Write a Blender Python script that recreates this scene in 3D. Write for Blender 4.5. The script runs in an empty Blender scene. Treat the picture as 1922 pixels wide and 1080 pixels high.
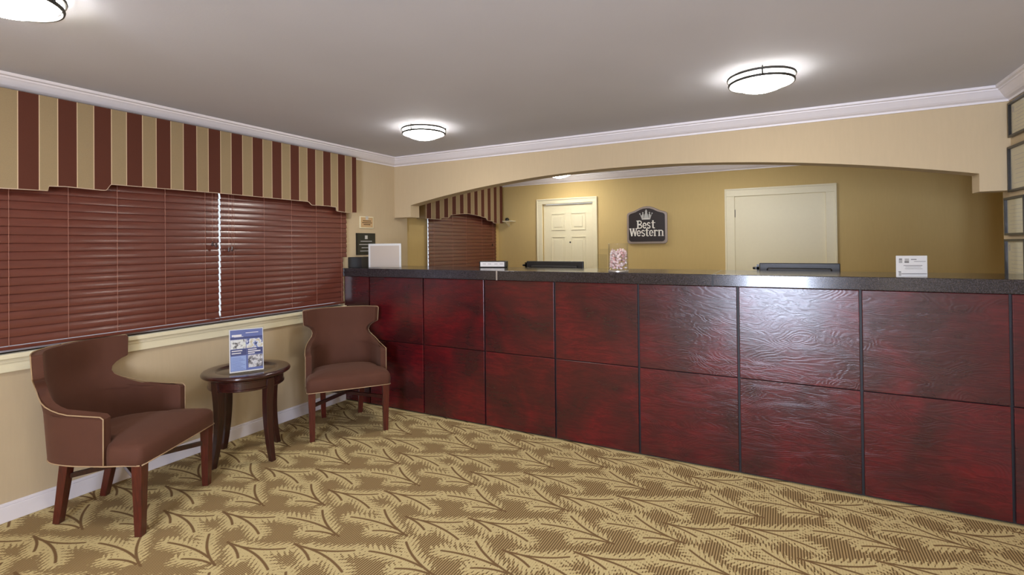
import bpy, bmesh, math, random
from mathutils import Vector, Matrix
random.seed(7)
SC = bpy.context.scene
COL = SC.collection
PI = math.pi

# ------------------------------------------------------------------ dimensions
H_CEIL = 2.40
XL, XR = -3.692, 1.24
Y_REAR, Y_HEAD, Y_HEAD2, Y_BACK = -2.6, 4.194, 4.335, 6.5
X_BR = 2.6                       # far side of the back office
CREST = 2.311                    # bottom of crown moulding

# ------------------------------------------------------------------ node helper
class G:
    def __init__(s, name):
        s.mat = bpy.data.materials.new(name); s.mat.use_nodes = True
        s.nt = s.mat.node_tree; s.nt.nodes.clear()
        s.out = s.nt.nodes.new('ShaderNodeOutputMaterial')
    def node(s, t, **kw):
        n = s.nt.nodes.new(t)
        for k, v in kw.items(): setattr(n, k, v)
        return n
    def link(s, a, b): s.nt.links.new(a, b)
    def put(s, sock, v):
        if isinstance(v, bpy.types.NodeSocket): s.link(v, sock)
        else: sock.default_value = v
    def m(s, op, a, b=None, c=None, clamp=False):
        n = s.node('ShaderNodeMath', operation=op, use_clamp=clamp)
        s.put(n.inputs[0], a)
        if b is not None: s.put(n.inputs[1], b)
        if c is not None: s.put(n.inputs[2], c)
        return n.outputs[0]
    def coord(s, kind='Object'):
        return s.node('ShaderNodeTexCoord').outputs[kind]
    def geo_pos(s):
        return s.node('ShaderNodeNewGeometry').outputs['Position']
    def sep(s, v):
        n = s.node('ShaderNodeSeparateXYZ'); s.link(v, n.inputs[0]); return n.outputs
    def mapping(s, v, scale=(1, 1, 1), rot=(0, 0, 0), loc=(0, 0, 0)):
        n = s.node('ShaderNodeMapping'); s.link(v, n.inputs[0])
        n.inputs['Scale'].default_value = scale; n.inputs['Rotation'].default_value = rot
        s.put(n.inputs['Location'], loc)
        return n.outputs[0]
    def noise(s, v, scale=5, detail=2, rough=.5, dist=0):
        n = s.node('ShaderNodeTexNoise'); s.link(v, n.inputs['Vector'])
        n.inputs['Scale'].default_value = scale; n.inputs['Detail'].default_value = detail
        n.inputs['Roughness'].default_value = rough; n.inputs['Distortion'].default_value = dist
        return n.outputs['Fac']
    def ramp(s, f, stops):
        n = s.node('ShaderNodeValToRGB'); s.link(f, n.inputs[0])
        e = n.color_ramp.elements
        while len(e) < len(stops): e.new(.5)
        for i, (p, c) in enumerate(stops):
            e[i].position = p
            e[i].color = (c, c, c, 1) if isinstance(c, (int, float)) else (*c, 1)
        return n.outputs[0]
    def mix(s, f, a, b):
        n = s.node('ShaderNodeMix', data_type='RGBA'); s.put(n.inputs[0], f)
        for k, v in ((6, a), (7, b)):
            if isinstance(v, tuple): v = (*v[:3], 1)
            s.put(n.inputs[k], v)
        return n.outputs[2]
    def bump(s, h, strength=.2, dist=.01):
        n = s.node('ShaderNodeBump'); n.inputs['Strength'].default_value = strength
        n.inputs['Distance'].default_value = dist; s.link(h, n.inputs['Height']); return n.outputs[0]
    def bsdf(s, color=None, rough=.5, metal=0, spec=.5, coat=0, coat_r=.1, normal=None, trans=0, emis=None, emis_s=0, ior=None):
        n = s.node('ShaderNodeBsdfPrincipled')
        if color is not None:
            s.put(n.inputs['Base Color'], (*color[:3], 1) if isinstance(color, tuple) else color)
        s.put(n.inputs['Roughness'], rough); n.inputs['Metallic'].default_value = metal
        n.inputs['Specular IOR Level'].default_value = spec
        n.inputs['Coat Weight'].default_value = coat; n.inputs['Coat Roughness'].default_value = coat_r
        n.inputs['Transmission Weight'].default_value = trans
        if ior: n.inputs['IOR'].default_value = ior
        if normal is not None: s.link(normal, n.inputs['Normal'])
        if emis is not None:
            n.inputs['Emission Color'].default_value = (*emis, 1); n.inputs['Emission Strength'].default_value = emis_s
        s.link(n.outputs[0], s.out.inputs[0])
        return n

def srgb(r, g, b):
    def f(c):
        c /= 255; return c / 12.92 if c <= .04045 else ((c + .055) / 1.055) ** 2.4
    return (f(r), f(g), f(b))

def plain(name, col, rough=.5, metal=0, spec=.5, bump=0, bscale=200, vary=.06, vscale=30, coat=0):
    g = G(name); co = g.coord()
    n = g.noise(co, vscale, 3)
    c = g.mix(n, tuple(x * (1 - vary) for x in col), tuple(min(1, x * (1 + vary)) for x in col))
    nm = g.bump(g.noise(co, bscale, 2), bump, .002) if bump else None
    g.bsdf(c, rough, metal, spec, normal=nm, coat=coat)
    return g.mat

M = {}
def wall_mat(name, col):
    g = G(name); p = g.geo_pos()
    n1 = g.noise(g.mapping(p, (1, 1, .12)), 60, 3)
    n2 = g.noise(p, 1.3, 3)
    c = g.mix(n1, tuple(x * .955 for x in col), tuple(min(1, x * 1.045) for x in col))
    c = g.mix(g.m('MULTIPLY', n2, .25), c, tuple(x * .86 for x in col))
    g.bsdf(c, .72, spec=.25, normal=g.bump(g.noise(p, 260, 2), .12, .002))
    return g.mat
M['wall'] = wall_mat('wall_paper_beige', (.57, .452, .285))
M['wall_back'] = wall_mat('wall_paint_gold', (.60, .445, .188))
M['ceiling'] = plain('ceiling_grey', (.60, .605, .655), .85, spec=.15, bump=.15, bscale=120, vary=.04, vscale=2)
M['white_trim'] = plain('white_trim_paint', (.80, .76, .77), .45, vary=.02)
M['cream_trim'] = plain('cream_trim_paint', (.80, .73, .50), .42, vary=.03)
M['door'] = plain('cream_door_paint', (.80, .73, .50), .45, vary=.02)
M['black_groove'] = plain('black_backing', (.006, .004, .005), .5)
M['brown_fabric'] = None

def fabric():
    g = G('brown_upholstery'); co = g.coord()
    w = g.noise(co, 420, 2); n = g.noise(co, 7, 3)
    base = (.090, .034, .0195)
    c = g.mix(n, tuple(x * .86 for x in base), tuple(x * 1.14 for x in base))
    c = g.mix(g.m('MULTIPLY', w, .3), c, tuple(x * 1.5 for x in base))
    b = g.bsdf(c, .78, spec=.25, normal=g.bump(w, .35, .0015))
    b.inputs['Sheen Weight'].default_value = .15; b.inputs['Sheen Roughness'].default_value = .4
    b.inputs['Sheen Tint'].default_value = (.9, .6, .45, 1)
    return g.mat
M['brown_fabric'] = fabric()
M['piping'] = plain('tan_piping', (.40, .27, .15), .6)

def wood(name, col, dark, rough=.3, scale=(1, 14, 14), coat=.3, bump=.08):
    g = G(name); co = g.coord()
    n = g.noise(g.mapping(co, scale), 6, 5, .6, .6)
    c = g.mix(g.ramp(n, [(.3, 0), (.7, 1)]), dark, col)
    g.bsdf(c, rough, coat=coat, coat_r=.15, normal=g.bump(n, bump, .002))
    return g.mat
M['mahogany'] = wood('mahogany_leg', (.115, .018, .010), (.045, .008, .006), .28, (14, 14, 1.5))
M['dark_wood'] = wood('dark_espresso_wood', (.055, .012, .008), (.018, .005, .004), .22, (3, 3, 3), .5)
M['table_leg'] = wood('espresso_leg_wood', (.050, .011, .008), (.018, .005, .004), .28, (14, 14, 1.5), .4)

def panel_wood():
    g = G('red_mahogany_panel'); co = g.coord()
    rnd = g.node('ShaderNodeObjectInfo').outputs['Random']
    off = g.node('ShaderNodeCombineXYZ'); g.link(g.m('MULTIPLY', rnd, 37.0), off.inputs[0]); g.link(g.m('MULTIPLY', rnd, 91.0), off.inputs[2])
    v = g.mapping(co, loc=off.outputs[0])
    swirl = g.noise(v, 2.6, 3, .5, .5)
    grain_v = g.mapping(v, (1.6, 1, 9))
    n = g.noise(grain_v, 3.2, 6, .62, 1.4)
    # concentric plain-sawn figure: bands of a warped height field
    field = g.noise(g.mapping(v, (1.5, 1, 4.2)), 1.6, 2, .4, .5)
    band = g.m('SINE', g.m('MULTIPLY', g.m('ADD', field, g.m('MULTIPLY', n, .10)), 150.0))
    band = g.m('MULTIPLY_ADD', band, .5, .5)
    red = (.125, .006, .009); dk = (.048, .008, .008)
    c = g.mix(g.ramp(swirl, [(.38, 0), (.62, 1)]), dk, red)
    c = g.mix(g.m('MULTIPLY', g.ramp(n, [(.42, 1), (.58, 0)]), .45), c, (.030, .006, .008))
    c = g.mix(g.m('MULTIPLY', band, .16), c, (.030, .005, .007))
    h = g.m('ADD', g.m('MULTIPLY', band, .55), n)
    rough = g.m('MULTIPLY_ADD', n, .12, .17)
    g.bsdf(c, rough, spec=.5, coat=.35, coat_r=.22, normal=g.bump(h, .24, .0018))
    return g.mat
M['panel'] = panel_wood()

def laminate():
    g = G('black_speckled_laminate'); co = g.geo_pos()
    n = g.noise(co, 240, 3, .7)
    c = g.mix(g.ramp(n, [(.45, 0), (.65, 1)]), (.012, .010, .011), (.060, .050, .055))
    g.bsdf(c, .16, spec=.5, coat=.3, coat_r=.08, normal=g.bump(n, .04, .001))
    return g.mat
M['laminate'] = laminate()

def slat_mat():
    g = G('mahogany_blind_slat'); co = g.geo_pos()
    n = g.noise(g.mapping(co, (6, .8, 6)), 8, 3)
    c = g.mix(n, (.098, .025, .015), (.165, .045, .027))
    g.bsdf(c, .32, spec=.4, coat=.42, coat_r=.17)
    return g.mat
M['slat'] = slat_mat()
M['cord'] = plain('pinkish_tan_cord', (.42, .20, .14), .7)

def stripes(name, y0, pitch):
    g = G(name); y = g.sep(g.geo_pos())[1]
    t = g.m('DIVIDE', g.m('SUBTRACT', y, y0 - 200 * pitch), pitch)
    odd = g.m('FLOORED_MODULO', g.m('FLOOR', t), 2.0)          # 0 -> brown
    fr = g.m('FRACT', t)
    edge = g.m('LESS_THAN', g.m('ABSOLUTE', g.m('SUBTRACT', fr, .5)), .452)
    thin = g.m('MULTIPLY', g.m('SUBTRACT', 1.0, edge), odd)
    w = g.noise(g.geo_pos(), 300, 2)
    c = g.mix(odd, (.102, .031, .018), (.34, .255, .140))
    c = g.mix(g.m('MULTIPLY', w, .18), c, (.05, .02, .012))
    c = g.mix(thin, c, (.66, .50, .32))
    g.bsdf(c, .8, spec=.2, normal=g.bump(w, .2, .001))
    return g.mat
M['stripes'] = stripes('striped_valance_fabric', 1.122, .0845)
M['stripes_back'] = stripes('striped_office_valance_fabric', 4.62 , .0845)
M['welt'] = plain('cream_welt', (.62, .47, .34), .7)
M['welt_dark'] = plain('brown_lining', (.05, .014, .012), .8)
M['metal'] = plain('brushed_nickel', (.10, .09, .075), .42, metal=1)
M['bronze'] = plain('dark_bronze_ring', (.030, .027, .022), .55, metal=.3)
M['black_plastic'] = plain('black_plastic', (.018, .016, .015), .38)
M['black_frame'] = plain('black_frame', (.012, .010, .008), .3)
M['paper'] = plain('white_paper', (.80, .77, .76), .6, vary=.015)
M['pink_paper'] = plain('pinkish_paper', (.62, .52, .45), .6, vary=.02)
M['cert'] = plain('parchment_certificate', (.66, .62, .45), .55, vary=.03)
M['ink'] = plain('grey_ink', (.16, .15, .15), .6)
M['ink_light'] = plain('pale_grey_ink', (.45, .43, .42), .6)
M['tan_plaque'] = plain('tan_plaque', (.55, .36, .17), .5)
M['dark_plaque'] = plain('dark_green_plaque', (.022, .022, .014), .35)
M['sign_black'] = plain('sign_black_brown', (.022, .014, .012), .35)
M['sign_edge'] = plain('sign_silver_edge', (.36, .30, .26), .3, metal=.4)
M['sign_white'] = plain('sign_letter_ivory', (.88, .84, .74), .45, vary=.01)
M['sign_grey'] = plain('sign_crown_silver', (.50, .49, .45), .4)
M['steel'] = plain('light_steel_strip', (.55, .52, .48), .3, metal=.7)
M['navy'] = plain('navy_print', (.050, .066, .21), .4)
M['blue'] = plain('blue_print', (.13, .17, .42), .4)
M['light_blue'] = plain('pale_blue_print', (.33, .43, .72), .4)
M['candy'] = None

def photo_print(name, seed, cols):
    g = G(name); v = g.mapping(g.coord(), loc=(seed, seed * 2.3, seed * .7))
    n = g.noise(v, 38, 3, .6, .4)
    g.bsdf(g.ramp(n, cols), .4)
    return g.mat
M['photo_a'] = photo_print('photo_print_pale', 3, [(.36, (.05, .05, .06)), (.43, (.4, .38, .36)), (.52, (.85, .83, .82)), (.7, (.75, .76, .6))])
M['photo_b'] = photo_print('photo_print_blue', 9, [(.36, (.03, .04, .12)), (.45, (.2, .25, .55)), (.52, (.85, .85, .86)), (.66, (.6, .5, .3))])
M['photo_c'] = photo_print('photo_print_grey', 17, [(.36, (.08, .07, .08)), (.46, (.3, .28, .3)), (.56, (.8, .76, .76)), (.7, (.5, .52, .6))])

def candy():
    g = G('pink_wrapped_mints'); co = g.coord()
    v = g.node('ShaderNodeTexVoronoi'); v.inputs['Scale'].default_value = 70; g.link(co, v.inputs['Vector'])
    r = g.sep(v.outputs['Color'])[0]
    c = g.ramp(r, [(0, (.74, .40, .38)), (.3, (.86, .66, .63)), (.7, (.94, .88, .86)), (1, (.50, .27, .24))])
    g.bsdf(c, .35)
    return g.mat
M['candy'] = candy()

def glass(name, tint=(1, 1, 1), refl=1.0):
    # thin clear sheet: transparent with a Fresnel reflection
    g = G(name)
    t = g.node('ShaderNodeBsdfTransparent'); t.inputs[0].default_value = (*tint, 1)
    gl = g.node('ShaderNodeBsdfGlossy'); gl.inputs['Roughness'].default_value = .04
    lw = g.node('ShaderNodeLayerWeight'); lw.inputs[0].default_value = .5
    fr = g.m('MULTIPLY_ADD', g.m('POWER', lw.outputs['Facing'], 5.0), .75, .04)
    mx = g.node('ShaderNodeMixShader')
    g.link(g.m('MULTIPLY', fr, refl), mx.inputs[0]); g.link(t.outputs[0], mx.inputs[1]); g.link(gl.outputs[0], mx.inputs[2])
    g.link(mx.outputs[0], g.out.inputs[0])
    return g.mat
M['glass'] = glass('clear_glass')
M['acrylic'] = glass('clear_acrylic', (.95, .96, .96), .45)

LAMP_E = 42.0
def lamp_mat():
    g = G('lit_opal_glass')
    g.bsdf((.9, .9, .88), .4, emis=(1.0, .955, .89), emis_s=LAMP_E)
    return g.mat
M['opal'] = lamp_mat()

def carpet():
    g = G('leaf_pattern_carpet'); pos = g.geo_pos()
    ang = math.radians(-2.0)
    # work in the carpet's own module: rotate by -ang round the first sprig
    x, y, z = g.sep(pos)
    ox, oy = -2.745, 1.701
    dx = g.m('SUBTRACT', x, ox); dy = g.m('SUBTRACT', y, oy)
    ca, sa = math.cos(ang), math.sin(ang)
    X = g.m('ADD', g.m('MULTIPLY', dx, ca), g.m('MULTIPLY', dy, sa))
    Y = g.m('SUBTRACT', g.m('MULTIPLY', dy, ca), g.m('MULTIPLY', dx, sa))
    # small wobble of the whole drawing
    P = .611
    def wrap(s, c):     # coordinate relative to c, wrapped into +-P/2
        return g.m('WRAP', g.m('SUBTRACT', s, c), P / 2, -P / 2)
    A = [((0, 0), (.300, .105), .030, 1), ((.055, .005), (.375, -.035), -.030, -1), ((.015, .000), (.172, -.055), .010, -1)]
    A = [((0, 0), (.300, .105), -.028, 1), ((.05, .003), (.375, -.034), .022, -1), ((.01, -.002), (.172, -.050), .010, -1)]
    B = [((0, 0), (-.283, .129), .020, 1), ((-.085, .018), (-.386, -.013), -.016, -1), ((-.03, -.004), (-.186, -.050), -.012, 1)]
    motifs = [(A, (0, 0), (.185, .03)), (A, (.305, .457), (.185, .03)), (B, (.143, .150), (-.19, .04)), (B, (.440, .322), (-.19, .04))]
    D = None; LF = None
    for br, ap, cen in motifs:
        cx, cy = ap[0] + cen[0], ap[1] + cen[1]
        px = wrap(X, cx); py = wrap(Y, cy)
        for (x0, y0), (x1, y1), k, sg in br:
            x0 -= cen[0]; y0 -= cen[1]; x1 -= cen[0]; y1 -= cen[1]
            L = math.hypot(x1 - x0, y1 - y0); c = (x1 - x0) / L; s = (y1 - y0) / L
            ux = g.m('SUBTRACT', px, x0); uy = g.m('SUBTRACT', py, y0)
            u = g.m('MULTIPLY_ADD', ux, c, g.m('MULTIPLY', uy, s))
            v = g.m('MULTIPLY_ADD', uy, c, g.m('MULTIPLY', ux, -s))
            t = g.m('MULTIPLY', u, 1 / L, clamp=True)
            arc = g.m('MULTIPLY', g.m('MULTIPLY', t, g.m('SUBTRACT', 1.0, t)), 4 * k)
            dv = g.m('ABSOLUTE', g.m('SUBTRACT', v, arc))
            du = g.m('SUBTRACT', u, g.m('MULTIPLY', t, L))
            d = g.m('SQRT', g.m('MULTIPLY_ADD', du, du, g.m('MULTIPLY', dv, dv)))
            D = d if D is None else g.m('MINIMUM', D, d)
            # leaflets: slanted ovals along both sides of the stem, wider to the tip
            ph = g.m('FRACT', g.m('MULTIPLY', g.m('SUBTRACT', u, g.m('MULTIPLY', dv, .9)), 1 / .031))
            w = g.m('MULTIPLY', g.m('SINE', g.m('MULTIPLY', ph, PI)), .046)
            tip = g.m('MULTIPLY_ADD', t, .014, .004)
            lf = g.m('SUBTRACT', d, g.m('ADD', w, tip))
            # no leaves at the very root of the stem
            lf = g.m('ADD', lf, g.m('MULTIPLY', g.m('SUBTRACT', .22, t, clamp=True), .25))
            LF = lf if LF is None else g.m('MINIMUM', LF, lf)
    fine = g.noise(pos, 160, 2)
    ragged = g.noise(g.mapping(pos, (2.2, .8, 1)), 48, 2)
    rib = g.m('SINE', g.m('MULTIPLY', x, 2 * PI / .0122))
    rib = g.m('MULTIPLY_ADD', rib, .5, .5)
    lfn = g.m('ADD', LF, g.m('MULTIPLY', g.m('SUBTRACT', ragged, .5), .06))
    lfn = g.m('ADD', lfn, g.m('MULTIPLY', rib, .007))
    speck = g.noise(pos, 95, 1)
    lfn = g.m('ADD', lfn, g.m('MULTIPLY', g.m('SUBTRACT', speck, .52), .055))
    lfn = g.m('SUBTRACT', lfn, g.m('GREATER_THAN', y, 3.452))          # all cream from just before the counter
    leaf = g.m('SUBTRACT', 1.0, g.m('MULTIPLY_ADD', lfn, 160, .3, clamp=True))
    stem = g.m('SUBTRACT', 1.0, g.m('MULTIPLY_ADD', g.m('ADD', D, g.m('MULTIPLY', g.m('SUBTRACT', fine, .5), .004)), 260, -1.15, clamp=True))
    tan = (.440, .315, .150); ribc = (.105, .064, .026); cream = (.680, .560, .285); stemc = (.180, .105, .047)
    gnd = g.mix(g.ramp(rib, [(.45, 0), (.80, 1)]), tan, ribc)
    blot = g.noise(pos, 2.2, 2)
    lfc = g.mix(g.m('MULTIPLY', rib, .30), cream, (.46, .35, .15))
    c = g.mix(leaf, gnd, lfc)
    c = g.mix(stem, c, stemc)
    c = g.mix(g.m('MULTIPLY', fine, .35), c, g.mix(.5, c, (.22, .14, .06)))
    c = g.mix(g.m('MULTIPLY', blot, .12), c, (.25, .16, .07))
    hgt = g.m('ADD', g.m('MULTIPLY', rib, -.5), g.m('MULTIPLY', fine, .7))
    g.bsdf(c, .92, spec=.1, normal=g.bump(hgt, .5, .003))
    return g.mat
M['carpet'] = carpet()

# ------------------------------------------------------------------ mesh helpers
def link(o): COL.objects.link(o); return o
def obj(name, bm, mat, parent=None, smooth=False, bevel=0, seg=2, recalc=True):
    if recalc: bmesh.ops.recalc_face_normals(bm, faces=bm.faces)
    me = bpy.data.meshes.new(name); bm.to_mesh(me); bm.free()
    for m_ in (mat if isinstance(mat, (list, tuple)) else [mat]): me.materials.append(m_)
    o = link(bpy.data.objects.new(name, me))
    if smooth:
        for p in me.polygons: p.use_smooth = True
    if bevel:
        b = o.modifiers.new('bevel', 'BEVEL'); b.width = bevel; b.segments = seg; b.limit_method = 'ANGLE'; b.angle_limit = math.radians(40)
    if parent: o.parent = parent
    return o
def thing(name, label, cat, loc=(0, 0, 0), rz=0, group=None):
    o = link(bpy.data.objects.new(name, None)); o.empty_display_size = .1
    o.location = loc; o.rotation_euler = (0, 0, rz)
    o['label'] = label; o['category'] = cat
    if group: o['group'] = group
    return o
def tag(o, label, cat, group=None):
    o['label'] = label; o['category'] = cat
    if group: o['group'] = group
    return o
def struct(o): o['kind'] = 'structure'; return o
def box(bm, x0, x1, y0, y1, z0, z1, mi=0, mat=None):
    vs = [bm.verts.new(Vector(p)) for p in [(x0, y0, z0), (x1, y0, z0), (x1, y1, z0), (x0, y1, z0), (x0, y0, z1), (x1, y0, z1), (x1, y1, z1), (x0, y1, z1)]]
    if mat is not None:
        for v in vs: v.co = mat @ v.co
    for f in [(0, 3, 2, 1), (4, 5, 6, 7), (0, 1, 5, 4), (1, 2, 6, 5), (2, 3, 7, 6), (3, 0, 4, 7)]:
        fa = bm.faces.new([vs[i] for i in f]); fa.material_index = mi
    return vs
def prism(bm, pts, f, a, b, mi=0):
    """pts 2D polygon, f(u, v, w) -> 3D, extruded from w=a to w=b"""
    A = [bm.verts.new(Vector(f(u, v, a))) for u, v in pts]; Bv = [bm.verts.new(Vector(f(u, v, b))) for u, v in pts]
    n = len(pts)
    fs = [bm.faces.new(A[::-1]), bm.faces.new(Bv)]
    for i in range(n): fs.append(bm.faces.new([A[i], A[(i + 1) % n], Bv[(i + 1) % n], Bv[i]]))
    for q in fs: q.material_index = mi
def tube(bm, pts, r, n=8, closed=False, caps=True, mi=0):
    pts = [Vector(p) for p in pts]; rings = []; N = len(pts)
    prev = None
    for i, p in enumerate(pts):
        if closed: d = pts[(i + 1) % N] - pts[i - 1]
        else: d = pts[min(i + 1, N - 1)] - pts[max(i - 1, 0)]
        d.normalize()
        if prev is None:
            up = Vector((0, 0, 1)) if abs(d.z) < .9 else Vector((1, 0, 0)); a = d.cross(up).normalized()
        else: a = (prev - d * prev.dot(d)).normalized()
        prev = a; b = d.cross(a)
        rr = r(i / (N - 1)) if callable(r) else r
        rings.append([bm.verts.new(p + (a * math.cos(2 * PI * k / n) + b * math.sin(2 * PI * k / n)) * rr) for k in range(n)])
    M_ = N if closed else N - 1
    for i in range(M_):
        A, B = rings[i], rings[(i + 1) % N]
        for k in range(n):
            bm.faces.new([A[k], A[(k + 1) % n], B[(k + 1) % n], B[k]]).material_index = mi
    if caps and not closed: bm.faces.new(rings[0][::-1]).material_index = mi; bm.faces.new(rings[-1]).material_index = mi
def lathe(bm, prof, n=48, c=(0, 0), mi=0):
    rings = []
    for r, z in prof:
        if r < 1e-6: rings.append([bm.verts.new((c[0], c[1], z))])
        else: rings.append([bm.verts.new((c[0] + r * math.cos(2 * PI * k / n), c[1] + r * math.sin(2 * PI * k / n), z)) for k in range(n)])
    for A, B in zip(rings, rings[1:]):
        for k in range(n):
            k2 = (k + 1) % n
            if len(A) == 1 and len(B) == 1: continue
            if len(A) == 1: f = bm.faces.new([A[0], B[k], B[k2]])
            elif len(B) == 1: f = bm.faces.new([A[k], B[0], A[k2]])
            else: f = bm.faces.new([A[k], B[k], B[k2], A[k2]])
            f.material_index = mi
def taper_leg(bm, p0, p1, s0, s1, rot=0):
    """square leg from top point p0 (side s0) to foot p1 (side s1)"""
    vs = []
    for p, s in ((p1, s1), (p0, s0)):
        for a, b in ((-1, -1), (1, -1), (1, 1), (-1, 1)):
            x, y = a * s / 2, b * s / 2
            vs.append(bm.verts.new((p[0] + x * math.cos(rot) - y * math.sin(rot), p[1] + x * math.sin(rot) + y * math.cos(rot), p[2])))
    for f in [(0, 3, 2, 1), (4, 5, 6, 7), (0, 1, 5, 4), (1, 2, 6, 5), (2, 3, 7, 6), (3, 0, 4, 7)]: bm.faces.new([vs[i] for i in f])
def NB(): return bmesh.new()

# ------------------------------------------------------------------ room shell
T = .12
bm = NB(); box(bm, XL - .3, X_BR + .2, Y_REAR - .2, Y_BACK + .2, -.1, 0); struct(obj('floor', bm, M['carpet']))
bm = NB(); box(bm, XL - .3, X_BR + .2, Y_REAR - .2, Y_BACK + .2, H_CEIL, H_CEIL + .1); struct(obj('ceiling', bm, M['ceiling']))

WY0, WY1, WZ0, WZ1 = 1.03, 3.472, .90, 2.12     # lobby window opening
VY0, VY1 = 4.80, 6.30                            # back office window opening
NIB = 4.40
bm = NB()
x0, x1 = XL - T, XL
box(bm, x0, x1, Y_REAR - .12, WY0, 0, H_CEIL)
box(bm, x0, x1, WY0, WY1, 0, WZ0)
box(bm, x0, x1, WY0, WY1, WZ1, H_CEIL)
box(bm, x0, x1, WY1, NIB, 0, H_CEIL)
struct(obj('wall_left', bm, M['wall']))
bm = NB()
x1 = XL - .03
box(bm, x0, x1, NIB, VY0, 0, H_CEIL); box(bm, x0, x1, VY0, VY1, 0, WZ0); box(bm, x0, x1, VY0, VY1, WZ1, H_CEIL); box(bm, x0, x1, VY1, Y_BACK + .12, 0, H_CEIL)
struct(obj('wall_office_left', bm, M['wall_back']))

# back wall with two door openings
D1 = (-3.004, -2.254, 2.030); D2 = (-.509, .413, 2.005)
bm = NB(); ya, yb = Y_BACK, Y_BACK + .12
xs = XL - .12
for d in (D1, D2):
    box(bm, xs, d[0], ya, yb, 0, H_CEIL); box(bm, d[0], d[1], ya, yb, d[2], H_CEIL); xs = d[1]
box(bm, xs, X_BR, ya, yb, 0, H_CEIL)
struct(obj('wall_back', bm, M['wall_back']))
bm = NB(); box(bm, X_BR, X_BR + .1, Y_HEAD2 - .2, Y_BACK + .12, 0, H_CEIL); struct(obj('wall_office_right', bm, M['wall_back']))
bm = NB(); box(bm, XR, XR + .12, Y_REAR - .12, Y_HEAD2, 0, H_CEIL)
box(bm, XR + .12, X_BR, Y_HEAD2 - .12, Y_HEAD2, 0, H_CEIL)
struct(obj('wall_right', bm, M['wall']))

# rear wall (behind the viewer) with an added glazed entrance, inferred from the counter highlight
EX0, EX1, EZ = -.62, .40, 2.12
bm = NB(); ya, yb = Y_REAR - .12, Y_REAR
box(bm, XL - .12, EX0, ya, yb, 0, H_CEIL); box(bm, EX0, EX1, ya, yb, EZ, H_CEIL); box(bm, EX1, XR + .12, ya, yb, 0, H_CEIL)
struct(obj('wall_rear', bm, M['wall']))

# arched header wall
def arch_z(x): return -.04290748 * x * x - .10492964 * x + 2.04048951
pts = [(XL, H_CEIL), (XL, 1.762), (-3.470, 1.762), (-3.470, arch_z(-3.47))]
N = 56
for i in range(1, N): 
    x = -3.470 + (1.09 + 3.470) * i / N; pts.append((x, arch_z(x)))
pts += [(1.09, arch_z(1.09)), (1.09, 1.761), (XR, 1.761), (XR, H_CEIL)]
bm = NB()
# triangulate in vertical strips so that the concave outline stays clean
def strip(bm, xs_, zb, y0, y1):
    for (xa, za), (xb, zb_) in zip(zip(xs_, zb), zip(xs_[1:], zb[1:])):
        prism(bm, [(xa, za), (xb, zb_), (xb, H_CEIL), (xa, H_CEIL)], lambda u, v, w: (u, w, v), y0, y1)
strip(bm, [XL, -3.470], [1.762, 1.762], Y_HEAD, Y_HEAD2)
xa = [-3.470 + (1.09 + 3.470) * i / N for i in range(N + 1)]
strip(bm, xa, [arch_z(x) for x in xa], Y_HEAD, Y_HEAD2)
strip(bm, [1.09, XR], [1.761, 1.761], Y_HEAD, Y_HEAD2)
bmesh.ops.remove_doubles(bm, verts=bm.verts, dist=1e-5)
seen = {}
for f in list(bm.faces):
    k = tuple(sorted(v.index for v in f.verts))
bm.verts.index_update()
for f in bm.faces: seen.setdefault(tuple(sorted(v.index for v in f.verts)), []).append(f)
dead = [f for fs in seen.values() if len(fs) > 1 for f in fs]
bmesh.ops.delete(bm, geom=dead, context='FACES')
struct(obj('wall_arch', bm, M['wall']))

# crown moulding: profile (distance from wall, z) swept along each wall, mitred
CP = [(0, CREST), (.010, CREST), (.012, CREST + .012), (.020, CREST + .016), (.030, CREST + .020), (.042, CREST + .030), (.056, CREST + .046), (.066, CREST + .058), (.070, CREST + .062), (.074, CREST + .062), (.076, CREST + .070), (.090, CREST + .074), (.092, H_CEIL), (0, H_CEIL)]
def crown(name, a, b, inward, m0, m1, mat=None):
    """a,b wall line ends; inward unit normal; m0,m1: +1 inner mitre, -1 outer, 0 square"""
    a = Vector((*a, 0)); b = Vector((*b, 0)); d = (b - a).normalized(); n = Vector((*inward, 0))
    bm = NB(); A = []; B = []
    for t, z in CP:
        A.append(bm.verts.new(a + n * t + d * t * m0 + Vector((0, 0, z)))); B.append(bm.verts.new(b + n * t - d * t * m1 + Vector((0, 0, z))))
    k = len(CP)
    for i in range(k): bm.faces.new([A[i], A[(i + 1) % k], B[(i + 1) % k], B[i]])
    bm.faces.new(A[::-1]); bm.faces.new(B)
    return struct(obj(name, bm, mat or M['white_trim']))
crown('trim_1', (XL, Y_REAR), (XL, Y_HEAD), (1, 0), 1, 1)
crown('trim_2', (XL, Y_HEAD), (XR, Y_HEAD), (0, -1), 1, 1)
crown('trim_3', (XR, Y_HEAD), (XR, Y_REAR), (-1, 0), 1, 1)
crown('trim_4', (XR, Y_REAR), (XL, Y_REAR), (0, 1), 1, 1)
crown('trim_5', (XL - .03, NIB), (XL - .03, Y_BACK), (1, 0), 0, 1)
crown('trim_6', (XL - .03, Y_BACK), (X_BR, Y_BACK), (0, -1), 1, 1)

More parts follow.
